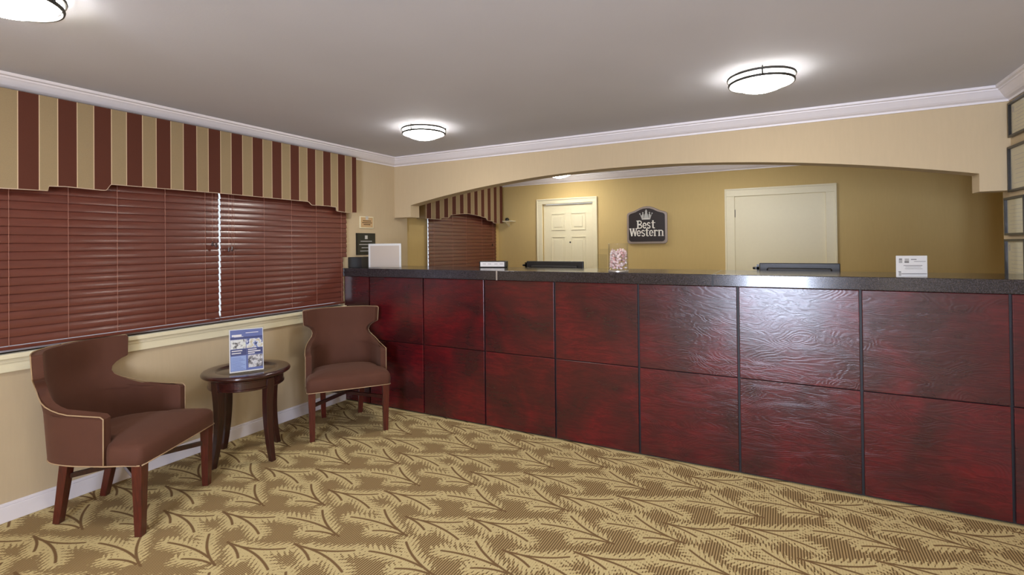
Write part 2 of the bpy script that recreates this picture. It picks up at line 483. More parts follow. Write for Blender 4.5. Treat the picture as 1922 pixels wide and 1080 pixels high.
# baseboards
def baseboard(name, x0, x1, y0, y1):
    bm = NB(); box(bm, x0, x1, y0, y1, 0, .085)
    if abs(x1 - x0) < abs(y1 - y0): box(bm, x0, x0 + (x1 - x0) * .6 if x0 == XL else x1, y0, y1, .085, .102)
    else: box(bm, x0, x1, y0, y1, .085, .102)
    return struct(obj(name, bm, M['white_trim'], bevel=.003))
baseboard('baseboard_left', XL, XL + .014, Y_REAR, 3.478)
baseboard('baseboard_right', XR - .014, XR, Y_REAR, 3.478)
bm = NB(); box(bm, XL + .015, EX0 - .08, Y_REAR, Y_REAR + .014, 0, .10); struct(obj('baseboard_rear', bm, M['white_trim'], bevel=.003))
bm = NB(); box(bm, D1[1] + .09, D2[0] - .11, Y_BACK - .014, Y_BACK, 0, .10); struct(obj('baseboard_back', bm, M['white_trim'], bevel=.003))

# windows: frame, mullion, pane
def window(name, y0, y1, xw, mull):
    bm = NB(); xo = xw - .085
    w = .045
    box(bm, xo, xo + .04, y0, y0 + w, WZ0, WZ1); box(bm, xo, xo + .04, y1 - w, y1, WZ0, WZ1)
    box(bm, xo, xo + .04, y0 + w, y1 - w, WZ0, WZ0 + w); box(bm, xo, xo + .04, y0 + w, y1 - w, WZ1 - w, WZ1)
    for m_ in mull: box(bm, xo, xo + .04, m_ - w / 2, m_ + w / 2, WZ0 + w, WZ1 - w)
    fr = struct(obj(name, bm, M['white_trim'], bevel=.003))
    bm = NB(); box(bm, xo + .014, xo + .020, y0 + w, y1 - w, WZ0 + w, WZ1 - w)
    obj('pane', bm, M['glass'], fr)
    return fr
window('window_1', WY0, WY1, XL, [2.247])
window('window_2', VY0, VY1, XL - .03, [5.56])
# sill and apron under the lobby window
bm = NB()
box(bm, XL - .045, XL + .040, .98, 3.474, .872, .900)
struct(obj('trim_7', bm, M['cream_trim'], bevel=.006, seg=3))
bm = NB()
box(bm, XL, XL + .018, 1.0, 3.474, .800, .872); box(bm, XL + .018, XL + .024, 1.0, 3.474, .85, .872)
struct(obj('trim_8', bm, M['cream_trim'], bevel=.004))
bm = NB(); box(bm, XL - .075, XL + .010, VY0 - .03, VY1 + .03, .872, .900); struct(obj('trim_9', bm, M['cream_trim'], bevel=.006))

# doors in the back wall
def casing(x0, x1, zt, xa, xb, za):
    """casing between leaf opening x0..x1,zt and outer xa..xb,za"""
    bm = NB(); y1 = Y_BACK; y0 = y1 - .018
    box(bm, xa, x0 + .004, y0, y1, 0, zt - .004); box(bm, x1 - .004, xb, y0, y1, 0, zt - .004); box(bm, xa, xb, y0, y1, zt - .004, za)
    e = .02; y2 = y0 - .010
    box(bm, xa, xa + e, y2, y0, 0, za - e); box(bm, xb - e, xb, y2, y0, 0, za - e); box(bm, xa, xb, y2, y0, za - e, za)
    return bm
bm = casing(D1[0], D1[1], D1[2], -3.086, -2.193, 2.098)
struct(obj('trim_10', bm, M['cream_trim'], bevel=.004))
# panelled leaf
bm = NB(); yl = Y_BACK + .035
x0, x1 = D1[0] + .004, D1[1] - .004
box(bm, x0, x1, yl, yl + .04, .01, D1[2] - .012)
leaf = struct(obj('door_1', bm, M['door']))
def raised(bm, xa, xb, za, zb, y):
    # moulded frame and raised field on the face at y (towards -y)
    m_ = .014
    for (a, b, c, d) in ((xa, xa + m_, za, zb), (xb - m_, xb, za, zb), (xa + m_, xb - m_, za, za + m_), (xa + m_, xb - m_, zb - m_, zb)):
        box(bm, a, b, y - .010, y, c, d)
    q = .045
    prism(bm, [(xa + q, za + q), (xb - q, za + q), (xb - q, zb - q), (xa + q, zb - q)], lambda u, v, w: (u, w, v), y - .008, y)
wd = x1 - x0
cols = [(x0 + .115, x0 + .115 + .215), (x1 - .115 - .215, x1 - .115)]
for (a, b) in cols:
    for (c, d) in ((1.655, 1.895), (.86, 1.57), (.16, .76)):
        bm = NB(); raised(bm, a, b, c, d, yl); obj('raised_panel', bm, M['door'], leaf, bevel=.003)
bm = NB(); lathe(bm, [(0, 0), (.010, 0), (.012, .004), (.010, .010), (0, .010)], 16)
for v in bm.verts: v.co = Vector((-2.600 + v.co.x, yl - .010 + v.co.z, 1.486 + v.co.y))
obj('peephole', bm, M['black_plastic'], leaf)['label'] = 'small dark peephole'
bm = NB(); lathe(bm, [(0, .06), (.022, .055), (.028, .04), (.024, .025), (.010, .018), (.010, .004), (.026, .004), (.026, 0), (0, 0)], 20)
for v in bm.verts: v.co = Vector((D1[1] - .07 + v.co.x, yl - v.co.z, .95 + v.co.y))
obj('door_knob', bm, M['metal'], leaf, smooth=True)
bm = casing(D2[0], D2[1], D2[2], -.613, .513, 2.092)
struct(obj('trim_11', bm, M['cream_trim'], bevel=.004))
bm = NB(); box(bm, D2[0] + .005, D2[1] - .005, Y_BACK + .006, Y_BACK + .046, .01, D2[2] - .006)
leaf2 = struct(obj('door_2', bm, M['door']))
for hz in (1.80, 1.05, .25):
    bm = NB(); tube(bm, [(D2[0] + .004, Y_BACK - .002, hz - .045), (D2[0] + .004, Y_BACK - .002, hz + .045)], .007, 10)
    obj('hinge', bm, M['metal'], leaf2)
bm = NB(); lathe(bm, [(0, .06), (.022, .055), (.028, .04), (.024, .025), (.010, .018), (.010, .004), (.026, .004), (.026, 0), (0, 0)], 20)
for v in bm.verts: v.co = Vector((D2[1] - .08 + v.co.x, Y_BACK + .006 - v.co.z, .95 + v.co.y))
obj('door_knob', bm, M['metal'], leaf2, smooth=True)

# added glazed entrance doors in the rear wall, out of view
xm = (EX0 + EX1) / 2
for i, (a, b) in enumerate(((EX0 + .004, xm - .002), (xm + .002, EX1 - .004))):
    bm = NB(); y0, y1 = Y_REAR - .08, Y_REAR - .04
    box(bm, a, a + .07, y0, y1, .01, EZ - .01); box(bm, b - .07, b, y0, y1, .01, EZ - .01)
    box(bm, a + .07, b - .07, y0, y1, .01, .16); box(bm, a + .07, b - .07, y0, y1, EZ - .09, EZ - .01)
    d = struct(obj('door_%d' % (3 + i), bm, M['black_frame'], bevel=.004))
    bm = NB(); box(bm, a + .07, b - .07, y0 + .017, y0 + .023, .16, EZ - .09); obj('pane', bm, M['glass'], d)

# ------------------------------------------------------------------ valances
def valance(name, label, y0, y1, prof, xw, mat, depth=.10, ztop=CREST - .002):
    t = thing(name, label, 'valance', (xw, (y0 + y1) / 2, ztop), 0, 'striped window valances')
    off = -Vector(t.location)
    def fin(o): o.parent = t; o.matrix_parent_inverse = Matrix.Translation(off); return o
    bm = NB()
    for (ya, za), (yb, zb) in zip(prof, prof[1:]):
        if yb - ya < 1e-4: continue
        prism(bm, [(ya, za), (yb, zb), (yb, ztop), (ya, ztop)], lambda u, v, w: (xw + w, u, v), depth - .016, depth)
    bmesh.ops.remove_doubles(bm, verts=bm.verts, dist=1e-5)
    fin(obj('front_panel', bm, mat))
    for ya, yb, zb in ((y0, y0 + .012, prof[0][1]), (y1 - .012, y1, prof[-1][1])):
        bm = NB(); box(bm, xw + .001, xw + depth - .016, ya, yb, zb, ztop); fin(obj('side_panel', bm, mat))
    bm = NB(); box(bm, xw + .001, xw + depth - .016, y0 + .012, y1 - .012, ztop - .02, ztop); fin(obj('top_board', bm, M['welt_dark']))
    bm = NB()
    tube(bm, [(xw + depth - .003, a, b - .001) for a, b in prof], .0035, 6)
    fin(obj('piping', bm, M['welt'], smooth=True))
    return t
def ogee(ya, za, yb, zb, n=6):
    out = []
    for i in range(n + 1):
        s = i / n; out.append((ya + (yb - ya) * s, za + (zb - za) * (s * s * (3 - 2 * s))))
    return out
prof = [(1.0, 1.782), (1.245, 1.786), (1.250, 1.812), (1.32, 1.817), (1.50, 1.812)] + ogee(1.515, 1.813, 1.548, 1.852) + [(2.27, 1.856)] + [(2.985, 1.850)] + ogee(2.99, 1.848, 3.03, 1.822) + [(3.20, 1.826), (3.300, 1.820), (3.305, 1.786), (3.42, 1.778), (3.544, 1.783)]
valance('window_valance', 'long brown and tan striped valance over the lobby window blinds', 1.0, 3.544, prof, XL, M['stripes'])
prof = [(4.60, 1.772), (4.90, 1.772), (4.905, 1.795)] + ogee(5.05, 1.80, 5.10, 1.835) + [(5.35, 1.862), (5.50, 1.870), (5.65, 1.862)] + ogee(5.93, 1.835, 5.98, 1.80) + [(6.13, 1.795), (6.135, 1.772), (6.39, 1.772)]
valance('window_valance', 'short striped valance on the back office window, seen through the arch', 4.60, 6.39, prof, XL - .03, M['stripes_back'], .13)

# ------------------------------------------------------------------ blinds
def blind(label, y0, y1, xw, cords, ztop=2.20, zbot=.925, wand=None, cut=None):
    xc = xw + .036
    t = thing('window_blind', label, 'window blind', (xc, (y0 + y1) / 2, ztop), group='mahogany slatted window blinds')
    inv = Matrix.Translation(-Vector(t.location))
    def fin(o): o.parent = t; o.matrix_parent_inverse = inv; return o
    bm = NB(); box(bm, xc - .026, xc + .026, y0, y1, ztop - .045, ztop); fin(obj('headrail', bm, M['slat'], bevel=.003))
    bm = NB(); box(bm, xc - .018, xc + .022, y0, cut[1] if cut else y1, zbot, zbot + .018); fin(obj('bottom_rail', bm, M['slat'], bevel=.004))
    pitch = .0458; n = int((ztop - .06 - zbot - .03) / pitch)
    bm = NB(); rnd = random.Random(int(y0 * 100))
    for k in range(n + 1):
        zc = zbot + .045 + k * pitch
        a = math.radians(78 + rnd.uniform(-1.2, 1.2))             # tilt; lower edge to the room
        w = .050; th = .0028
        pts = []
        m_ = 6
        for side in (1, -1):
            for i in range(m_ + 1):
                s = (i / m_ - .5) * side
                crown_ = .0022 * (1 - 4 * s * s)
                pts.append((s * w, crown_ + th / 2 * side))
        # local (along depth, thickness): lower edge towards +x
        f = lambda u, v, wv: (xc + u * math.cos(a) + v * math.sin(a), wv, zc - u * math.sin(a) + v * math.cos(a))
        prism(bm, pts, f, y0 + rnd.uniform(0, .002), (y1 if not (cut and zc < cut[0]) else cut[1]) - rnd.uniform(0, .002))
    fin(obj('slats', bm, M['slat']))
    for c in cords:
        bm = NB()
        pp = []
        for k in range(n + 1):
            zc = zbot + .045 + k * pitch
            pp += [(xc + .0125, c, zc - .030), (xc + .0150, c, zc - .018)]
        pp = [(xc + .015, c, zbot + .010)] + pp + [(xc + .012, c, ztop - .05)]
        tube(bm, pp, .0011, 5); fin(obj('ladder_cord', bm, M['cord']))
    if wand:
        for c, zend in wand:
            bm = NB(); tube(bm, [(xc + .034, c, ztop - .05), (xc + .034, c, zend + .03)], .0010, 5)
            cd = fin(obj('pull_cord', bm, M['cord']))
            bm = NB(); lathe(bm, [(0, .03), (.004, .03), (.008, .012), (.009, 0), (.006, -.004), (0, -.004)], 12)
            for v in bm.verts: v.co = Vector((xc + .034 + v.co.x, c + v.co.y, zend + v.co.z))
            tb = obj('tassel', bm, M['dark_wood']); tb.parent = cd
    return t
blind('mahogany slatted blind on the left half of the lobby window', 1.02, 2.243, XL, (1.099, 1.354, 1.598, 1.874, 2.139), wand=((2.178, 1.475), (2.205, 1.465)))
blind('mahogany slatted blind on the right half of the lobby window beside the counter', 2.256, 3.474, XL, (2.353, 2.605, 2.86, 3.115, 3.40), wand=((2.30, 1.432), (2.325, 1.437)), cut=(1.35, 3.428))
blind('mahogany slatted blind on the back office window behind the counter', 4.767, 6.353, XL - .03, (4.86, 5.25, 5.56, 5.95, 6.27), wand=((6.20, 1.45),))

# ------------------------------------------------------------------ reception counter
YC = 3.48
seams = [-3.375, -2.751, -2.132, -1.517, -.890, -.260, .381, 1.017]
ctr = thing('reception_counter', 'long reception counter front clad in dark red mahogany panels', 'counter', (-1.2, YC, 0))
inv = Matrix.Translation(-Vector(ctr.location))
def cfin(o): o.parent = ctr; o.matrix_parent_inverse = inv; return o
bm = NB(); box(bm, XL + .004, XR - .004, YC + .020, 4.00, 0, 1.178)
cfin(obj('carcass', bm, M['black_groove']))
edges = [XL + .004] + seams + [XR - .004]
g_ = .0065
for a, b in zip(edges, edges[1:]):
    for z0, z1 in ((.012, .600), (.6045, 1.176)):
        xa = a + g_ if a != edges[0] else a; xb = b - g_ if b != edges[-1] else b
        bm = NB(); box(bm, xa - (xa + xb) / 2, xb - (xa + xb) / 2, 0, .022, z0 - (z0 + z1) / 2, z1 - (z0 + z1) / 2)
        o = obj('front_panel', bm, M['panel'], bevel=.003, seg=2)
        o.location = ((xa + xb) / 2 - ctr.location.x, YC - ctr.location.y, (z0 + z1) / 2)
        o.parent = ctr
top = thing('countertop', 'black speckled countertop running along the red panelled reception counter', 'countertop', (-1.2, YC, 1.18))
inv2 = Matrix.Translation(-Vector(top.location))
secs = [XL + .003, -1.990, -.402, XR - .003]
for i, (a, b) in enumerate(zip(secs, secs[1:])):
    bm = NB(); box(bm, a + (.001 if i else 0), b - .001, 3.436, 4.03, 1.180, 1.255)
    o = obj('top_section', bm, M['laminate'], bevel=.004, seg=3); o.parent = top; o.matrix_parent_inverse = inv2
for x, mt in ((-1.990, M['steel']), (-.402, M['black_groove'])):
    bm = NB(); box(bm, x - .006, x + .006, 3.4345, 3.4365, 1.180, 1.2545)
    o = obj('joint_strip', bm, mt); o.parent = top; o.matrix_parent_inverse = inv2
# lower desk behind the counter
bm = NB(); box(bm, -3.0, XR - .01, 4.035, 4.62, .73, .76)
dk = obj('work_desk', bm, M['laminate'], bevel=.003); tag(dk, 'low dark work desk behind the reception counter', 'desk')
for x in (-2.95, -1.0, 1.15):
    bm = NB(); box(bm, x - .02, x + .02, 4.06, 4.60, 0, .73); obj('leg', bm, M['black_plastic'], dk)

# ------------------------------------------------------------------ monitors
def monitor(label, x0, x1, ztop, y, yaw=0):
    cx = (x0 + x1) / 2; w = x1 - x0
    t = thing('computer_monitor', label, 'monitor', (cx, y, .76), yaw, 'computer monitors behind the counter')
    zt = ztop - .76
    bm = NB(); box(bm, -w / 2, w / 2, 0, .022, zt - .345, zt); obj('bezel', bm, M['black_plastic'], t, bevel=.006, seg=3)
    bm = NB(); box(bm, -w / 2 + .02, w / 2 - .02, .0225, .0245, zt - .325, zt - .02); obj('screen', bm, M['black_frame'], t)
    bm = NB(); box(bm, -w / 2 + .05, w / 2 - .05, -.025, 0, zt - .30, zt - .035); obj('back_cover', bm, M['black_plastic'], t, bevel=.012, seg=3)
    bm = NB(); box(bm, -.03, .03, -.035, -.012, .02, zt - .16); obj('stand', bm, M['black_plastic'], t, bevel=.004)
    bm = NB(); lathe(bm, [(0, 0), (.12, 0), (.12, .010), (.10, .018), (0, .02)], 32); obj('base', bm, M['black_plastic'], t)
    bm = NB()
    box(bm, -w / 2 - .030, -w / 2 - .002, 0, .02, zt - .050, zt - .030); box(bm, -w / 2 - .018, -w / 2 - .002, 0, .02, zt - .060, zt - .012)
    zc_ = zt - .040
    lathe(bm, [(0, zc_ - .01), (.009, zc_ - .008), (.011, zc_), (.009, zc_ + .008), (0, zc_ + .01)], 14, c=(-w / 2 - .036, .01))
    obj('side_clip', bm, M['black_frame'], t)
    return t
monitor('black computer monitor back showing over the counter in front of the panelled door', -2.14, -1.575, 1.303, 4.26)
monitor('black computer monitor back showing over the counter in front of the flat door', -.165, .352, 1.300, 4.26)

# ------------------------------------------------------------------ chairs
def smooth_poly(pts, n):
    """Catmull-Rom through 2D/3D pts"""
    P = [Vector(p) for p in pts]; P = [P[0] * 2 - P[1]] + P + [P[-1] * 2 - P[-2]]
    out = []
    for i in range(1, len(P) - 2):
        for k in range(n):
            t = k / n; a, b, c, d = P[i - 1:i + 3]
            out.append(.5 * ((2 * b) + (c - a) * t + (2 * a - 5 * b + 4 * c - d) * t * t + (3 * b - a - 3 * c + d) * t ** 3))
    out.append(P[-2]); return out
def arclen_sampler(pts):
    acc = [0]
    for a, b in zip(pts, pts[1:]): acc.append(acc[-1] + (b - a).length)
    def f(l):
        l = max(0, l)
        for i in range(len(pts) - 1):
            if l <= acc[i + 1] or i == len(pts) - 2:
                s = (l - acc[i]) / max(1e-9, acc[i + 1] - acc[i]); return pts[i].lerp(pts[i + 1], s)
    return f, acc[-1]
lo_f, lo_len = arclen_sampler(smooth_poly([(-.305, 0), (-.298, .10), (-.265, .185), (-.195, .245), (-.08, .276), (.03, .284), (.105, .287)], 8))
up_f, up_len = arclen_sampler(smooth_poly([(-.325, 0), (-.316, .10), (-.283, .195), (-.222, .275), (-.165, .350)], 8))
def lerp_table(tab, v):
    if v <= tab[0][0]: return tab[0][1]
    for (a, x), (b, y) in zip(tab, tab[1:]):
        if v <= b: return x + (y - x) * (v - a) / (b - a)
    return tab[-1][1]
LM = lo_len
EXT = [(.36, LM), (.600, LM), (.612, LM - .012), (.620, .42), (.628, .375), (.640, .338), (.655, .305), (.672, .272), (.695, .243), (.720, .232), (.745, .240), (.768, .262), (.785, .290), (.797, .318), (.805, .322), (.912, .330), (.9205, .322)]
def shell_pt(l, z, side=1):
    k = min(1, max(0, (z - .60) / .17)); k = k * k * (3 - 2 * k)
    a = lo_f(l); b = up_f(l)
    p = a.lerp(b, k)
    lean = -(z - .36) * .085 * (1 if l < .30 else max(0, 1 - (l - .30) / .25))
    return Vector((p.x + lean, p.y * side, z))
def make_chair(label, loc, rz):
    t = thing('wing_chair', label, 'chair', loc, rz, 'brown wing chairs')
    zs = [.362, .42, .48, .54, .585] + [e[0] for e in EXT[1:8]] + [.695, .720, .745, .768, .785, .797, .805, .83, .86, .89, .903, .912, .9205]
    zs = sorted(set(zs)); nu = 22
    bm = NB(); rows = []
    for z in zs:
        L = lerp_table(EXT, z); row = []
        for i in range(-nu, nu + 1):
            l = abs(i) / nu * L; row.append(bm.verts.new(shell_pt(l, z, 1 if i >= 0 else -1)))
        rows.append(row)
    for A, B in zip(rows, rows[1:]):
        for i in range(2 * nu): bm.faces.new([A[i], A[i + 1], B[i + 1], B[i]])
    o = obj('backrest', bm, M['brown_fabric'], t, smooth=True)
    s = o.modifiers.new('solid', 'SOLIDIFY'); s.thickness = .046; s.offset = 0; s.use_even_offset = False
    b = o.modifiers.new('bevel', 'BEVEL'); b.width = .008; b.segments = 3; b.limit_method = 'ANGLE'; b.angle_limit = math.radians(45)
    # piping along the outer edge of arms and wings
    def outward(l, z, side):
        a = shell_pt(max(0, l - .006), z, side); c = shell_pt(l, z, side); d = (c - a); d.z = 0
        if d.length < 1e-6: return Vector((-1, 0, 0))
        d.normalize(); n = Vector((d.y, -d.x, 0)) * (-1 if side > 0 else 1)
        return n
    for side in (1, -1):
        bm = NB(); pts = []
        for z in zs[0:1] + [.45, .52] + [q for q in zs if q >= .585]:
            L = lerp_table(EXT, z); pts.append(shell_pt(L, z, side) + outward(L, z, side) * .0225)
        for i in range(1, 16): 
            l = .322 * (1 - i / 15); pts.append(shell_pt(l, .9215, side) + outward(max(l, .01), .9215, side) * .0225)
        tube(bm, pts, .0032, 6); obj('piping', bm, M['piping'], t, smooth=True)['label'] = 'tan piping along the edge'
    bm = NB(); pts = []
    for i in range(-24, 25):
        l = abs(i) / 24 * LM; sd = 1 if i >= 0 else -1; pts.append(shell_pt(l, .364, sd) + outward(max(l, .01), .364, sd) * .0225)
    pts = [Vector((.286, -.306, .366)), Vector((.20, -.307, .366))] + pts + [Vector((.20, .307, .366)), Vector((.286, .306, .366))]
    tube(bm, pts, .0035, 6); obj('piping', bm, M['piping'], t, smooth=True)
    bm = NB(); tube(bm, [(.293, -.300, .366), (.297, -.15, .366), (.298, 0, .366), (.297, .15, .366), (.293, .300, .366)], .0035, 6); obj('piping', bm, M['piping'], t, smooth=True)
    # seat
    out = [(-.285, 0), (-.275, -.10), (-.235, -.185), (-.17, -.235), (-.06, -.262), (.05, -.268), (.10, -.274), (.112, -.300), (.14, -.306), (.22, -.309), (.270, -.309), (.287, -.300), (.295, -.28), (.298, -.15), (.299, 0)]
    out = out + [(x, -y) for x, y in out[-2:0:-1]]
    bm = NB(); rings = []
    for ins, z in ((0.006, .362), (0, .368), (-.001, .405), (.001, .438), (.010, .456), (.026, .466), (.07, .478), (.14, .486), (.21, .489)):
        ring = []
        for x, y in out:
            d = Vector((x, y)); k = max(0, 1 - ins / .29); c_ = Vector((.01, 0)); q = c_ + (d - c_) * k
            ring.append(bm.verts.new((q.x, q.y, z - .020 * max(0, -x / .3) * (z - .362) / .12)))
        rings.append(ring)
    n = len(out)
    for A, B in zip(rings, rings[1:]):
        for i in range(n): bm.faces.new([A[i], A[(i + 1) % n], B[(i + 1) % n], B[i]])
    bm.faces.new(rings[0][::-1]); bm.faces.new(rings[-1])
    obj('seat', bm, M['brown_fabric'], t, smooth=True)
    # legs
    for y in (-1, 1):
        bm = NB(); taper_leg(bm, (.262, .273 * y, .3615), (.262, .271 * y, 0), .052, .036); obj('leg', bm, M['mahogany'], t, bevel=.002)
        bm = NB(); taper_leg(bm, (-.205, .165 * y, .3615), (-.272, .150 * y, 0), .048, .036); obj('leg', bm, M['mahogany'], t, bevel=.002)
    for y in (-1, 1):
        a = Vector((-.222, .162 * y, .250)); b = Vector((.262, -.272 * y, .262)); d = b - a; L = d.length
        R = Matrix.Translation(a) @ d.to_track_quat('X', 'Z').to_matrix().to_4x4()
        bm = NB(); box(bm, 0.018, L - .018, -.009, .009, -.013, .013, mat=R); obj('stretcher', bm, M['table_leg'], t, bevel=.002)
    return t
make_chair('brown upholstered wing chair left of the round side table', (-3.254, 1.487, 0), math.radians(27.4))
make_chair('brown upholstered wing chair right of the table, against the counter', (-3.175, 2.998, 0), math.radians(-36.9))

# ------------------------------------------------------------------ side table
TC = (-3.345, 2.25)
tt = thing('side_table', 'small round dark wood side table between the two brown chairs', 'table', (*TC, 0), math.radians(3))
bm = NB()
lathe(bm, [(0, .600), (.178, .600), (.184, .598), (.190, .600), (.194, .606), (.20, .608), (.262, .608), (.272, .606), (.279, .600), (.282, .592), (.280, .584), (.272, .578), (.262, .576), (.255, .572), (.250, .568), (0, .568)], 72)
obj('tabletop', bm, M['dark_wood'], tt, smooth=True)
bm = NB(); lathe(bm, [(.205, .568), (.205, .500), (.238, .500), (.241, .504), (.241, .512), (.236, .516), (.236, .556), (.240, .560), (.240, .568), (.205, .568)], 72)
obj('apron', bm, M['dark_wood'], tt, smooth=False)
for k in range(4):
    a = k * PI / 2; bm = NB(); rings = []
    for i in range(13):
        s = i / 12; z = .566 * (1 - s)
        r = .222 - .020 * math.sin(s * PI * .9) + .036 * s ** 2.2
        wr = .052 * (1 - s) + .034 * s; wt = .062 * (1 - s) + .034 * s
        if i == 0: wr = wt = .050
        ring = []
        for u, v in ((-1, -1), (1, -1), (1, 1), (-1, 1)):
            rr = r + u * wr / 2; tt_ = v * wt / 2
            ring.append(bm.verts.new((rr * math.cos(a) - tt_ * math.sin(a), rr * math.sin(a) + tt_ * math.cos(a), z)))
        rings.append(ring)
    for A, B in zip(rings, rings[1:]):
        for i in range(4): bm.faces.new([A[i], A[(i + 1) % 4], B[(i + 1) % 4], B[i]])
    bm.faces.new(rings[0]); bm.faces.new(rings[-1])
    obj('leg', bm, M['table_leg'], tt, bevel=.003)

# ------------------------------------------------------------------ leaflet stand on the table
zt = .6085
bl = Vector((-3.288, 2.087)); br = Vector((-3.187, 2.270)); d = (br - bl).normalized()
yaw = math.atan2(d.y, d.x)
c = (bl + br) / 2
ls = thing('leaflet_stand', 'clear upright stand with a blue and white leaflet on the side table', 'leaflet stand', (c.x, c.y, zt), yaw)
W_, H_ = .208, .292; LE = math.radians(7)
RL = Matrix.Rotation(LE, 4, 'X')                 # leans back (top towards +y local)
RL = Matrix.Rotation(-LE, 4, 'X')
def lq(bm, x0, x1, z0, z1, y0, y1, mi=0): box(bm, x0, x1, y0, y1, z0, z1, mi, mat=RL)
bm = NB(); lq(bm, -W_ / 2 - .003, W_ / 2 + .003, .002, H_ + .006, -.003, -.001); obj('front_sheet', bm, M['acrylic'], ls)
bm = NB(); lq(bm, -W_ / 2 - .003, W_ / 2 + .003, .002, H_ + .006, .003, .005); box(bm, -W_ / 2, W_ / 2, -.012, .085, 0, .002); obj('back_sheet', bm, M['acrylic'], ls)
w = W_ / 2
bm = NB(); lq(bm, -w, w, .004, H_, 0, .002)
lf = obj('leaflet', bm, M['blue'], ls)
lf['label'] = 'blue leaflet with white headings and small photographs'
def bit(name, rects, mat, dep=.0008):
    bm = NB()
    for x0, x1, z0, z1 in rects: lq(bm, x0, x1, z0, z1, -dep, 0)
    o = obj(name, bm, mat); o.parent = lf; return o
bit('border', [(-w, -w + .006, .004, H_), (w - .004, w, .004, H_), (-w + .006, w - .004, .004, .012), (-w + .006, w - .004, H_ - .005, H_)], M['paper'])
bit('heading_band', [(-w + .006, w - .004, .225, .238)], M['navy'])
bit('heading_text', [(-w + .016, -w + .075, .243, .256), (-w + .030, -w + .085, .2395, .2425), (-w + .10, w - .03, .262, .266)], M['paper'], .0011)
bit('photograph', [(-w + .008, -.004, .160, .222)], M['photo_a'])
bit('photograph', [(0, w - .004, .160, .222)], M['photo_b'])
bit('photograph', [(.008, w - .006, .028, .112)], M['photo_c'])
bit('caption_band', [(-w + .006, -.001, .116, .158), (.001, w - .004, .116, .158)], M['navy'])
bit('caption_text', [(-w + .014, -w + .078, .144, .150), (-w + .014, -w + .070, .128, .134), (.008, .062, .146, .152), (.008, .085, .132, .139), (.008, .050, .120, .126)], M['paper'], .0012)
bit('text_block', [(-w + .010, -.004, .016, .112)], M['light_blue'])
bit('text_lines', [(-w + .014, -.010 - .012 * (i % 3), .022 + i * .0095, .0245 + i * .0095) for i in range(9)], M['blue'], .0012)

# ------------------------------------------------------------------ things on the counter
ZT = 1.2555
# pale sheet in a clear stand, left end
a = Vector((-3.455, 3.553)); b = Vector((-3.128, 3.642)); d = b - a; L = d.length; yw = math.atan2(d.y, d.x)
t = thing('sign_holder', 'pale pinkish sheet in a clear holder at the left end of the counter', 'sign holder', ((a.x + b.x) / 2, (a.y + b.y) / 2, ZT), yw)
bm = NB(); box(bm, -L / 2, L / 2, -.004, -.002, 0, .228); box(bm, -L / 2, L / 2, .002, .004, 0, .228); box(bm, -L / 2, L / 2, -.035, .035, 0, .0015); obj('holder', bm, M['acrylic'], t)
bm = NB(); box(bm, -L / 2 + .003, L / 2 - .003, -.001, .001, .002, .226); obj('backing_sheet', bm, M['paper'], t)
bm = NB(); box(bm, -L / 2 + .022, L / 2 - .022, -.0018, -.001, .004, .207); obj('sheet', bm, M['pink_paper'], t)
# black letter tray beside it
t = thing('letter_tray', 'black box tray in the corner beside the lobby blind', 'tray', (-3.595, 3.62, ZT), 0)
bm = NB(); x0, x1, y0, y1, h = -.088, .085, -.10, .14, .100
box(bm, x0, x1, y0, y0 + .004, 0, h); box(bm, x0, x1, y1 - .004, y1, 0, h); box(bm, x0, x0 + .004, y0 + .004, y1 - .004, 0, h); box(bm, x1 - .004, x1, y0 + .004, y1 - .004, 0, h); box(bm, x0 + .004, x1 - .004, y0 + .004, y1 - .004, 0, .004)
obj('body', bm, M['black_plastic'], t, bevel=.0015)
bm = NB(); box(bm, x0 + .006, x1 - .006, y0 + .006, y1 - .006, .006, .075); obj('leaflets', bm, M['ink'], t)
# white box-shaped device
t = thing('desk_device', 'low white and grey boxy device on the counter before the office blind', 'office device', (-2.315, 3.945, ZT), math.radians(13))
bm = NB(); box(bm, -.125, .125, -.04, .045, 0, .058); obj('body', bm, M['black_plastic'], t, bevel=.006, seg=3)
bm = NB(); box(bm, -.112, .112, -.0425, -.0402, .008, .050); obj('label_plate', bm, M['paper'], t)['label'] = 'white front plate'
for x in (-.09, -.04, .02, .07):
    bm = NB(); box(bm, x, x + .03, -.0432, -.0426, .030, .036); obj('printed_word', bm, M['ink_light'], t)
# mint jar
JX, JY = -1.045, 3.545
t = thing('glass_jar', 'tall clear glass jar of pinkish mints on the counter', 'jar', (JX, JY, ZT))
bm = NB(); lathe(bm, [(0, 0), (.066, 0), (.070, .003), (.070, .196), (.072, .199), (.070, .202), (.067, .200), (.067, .012), (0, .012)], 48); obj('jar', bm, M['glass'], t, smooth=True)
bm = NB(); lathe(bm, [(0, .0), (.0695, .0), (.0712, .002), (.0712, .010), (.0695, .012), (0, .0118)], 48); obj('base', bm, M['steel'], t)
bm = NB()
rn = random.Random(3)
for k in range(150):
    z = .024 + rn.random() ** 1.0 * .135; r = .053 * math.sqrt(rn.random()) if k % 3 else .053; a_ = rn.random() * 2 * PI
    q = bmesh.ops.create_icosphere(bm, subdivisions=1, radius=.0115)
    R = Matrix.Translation((r * math.cos(a_), r * math.sin(a_), z)) @ Matrix.Rotation(rn.random() * 3, 4, Vector((rn.random(), rn.random(), rn.random() + .01)).normalized()) @ Matrix.Diagonal((1.15, 1.0, .62, 1))
    for v in q['verts']: v.co = R @ v.co
for f in bm.faces: f.smooth = True
cd = obj('mints', bm, M['candy']); cd.location = (JX, JY, ZT + .001)
tag(cd, 'pink and white wrapped mints filling the glass jar', 'candy'); cd['kind'] = 'stuff'
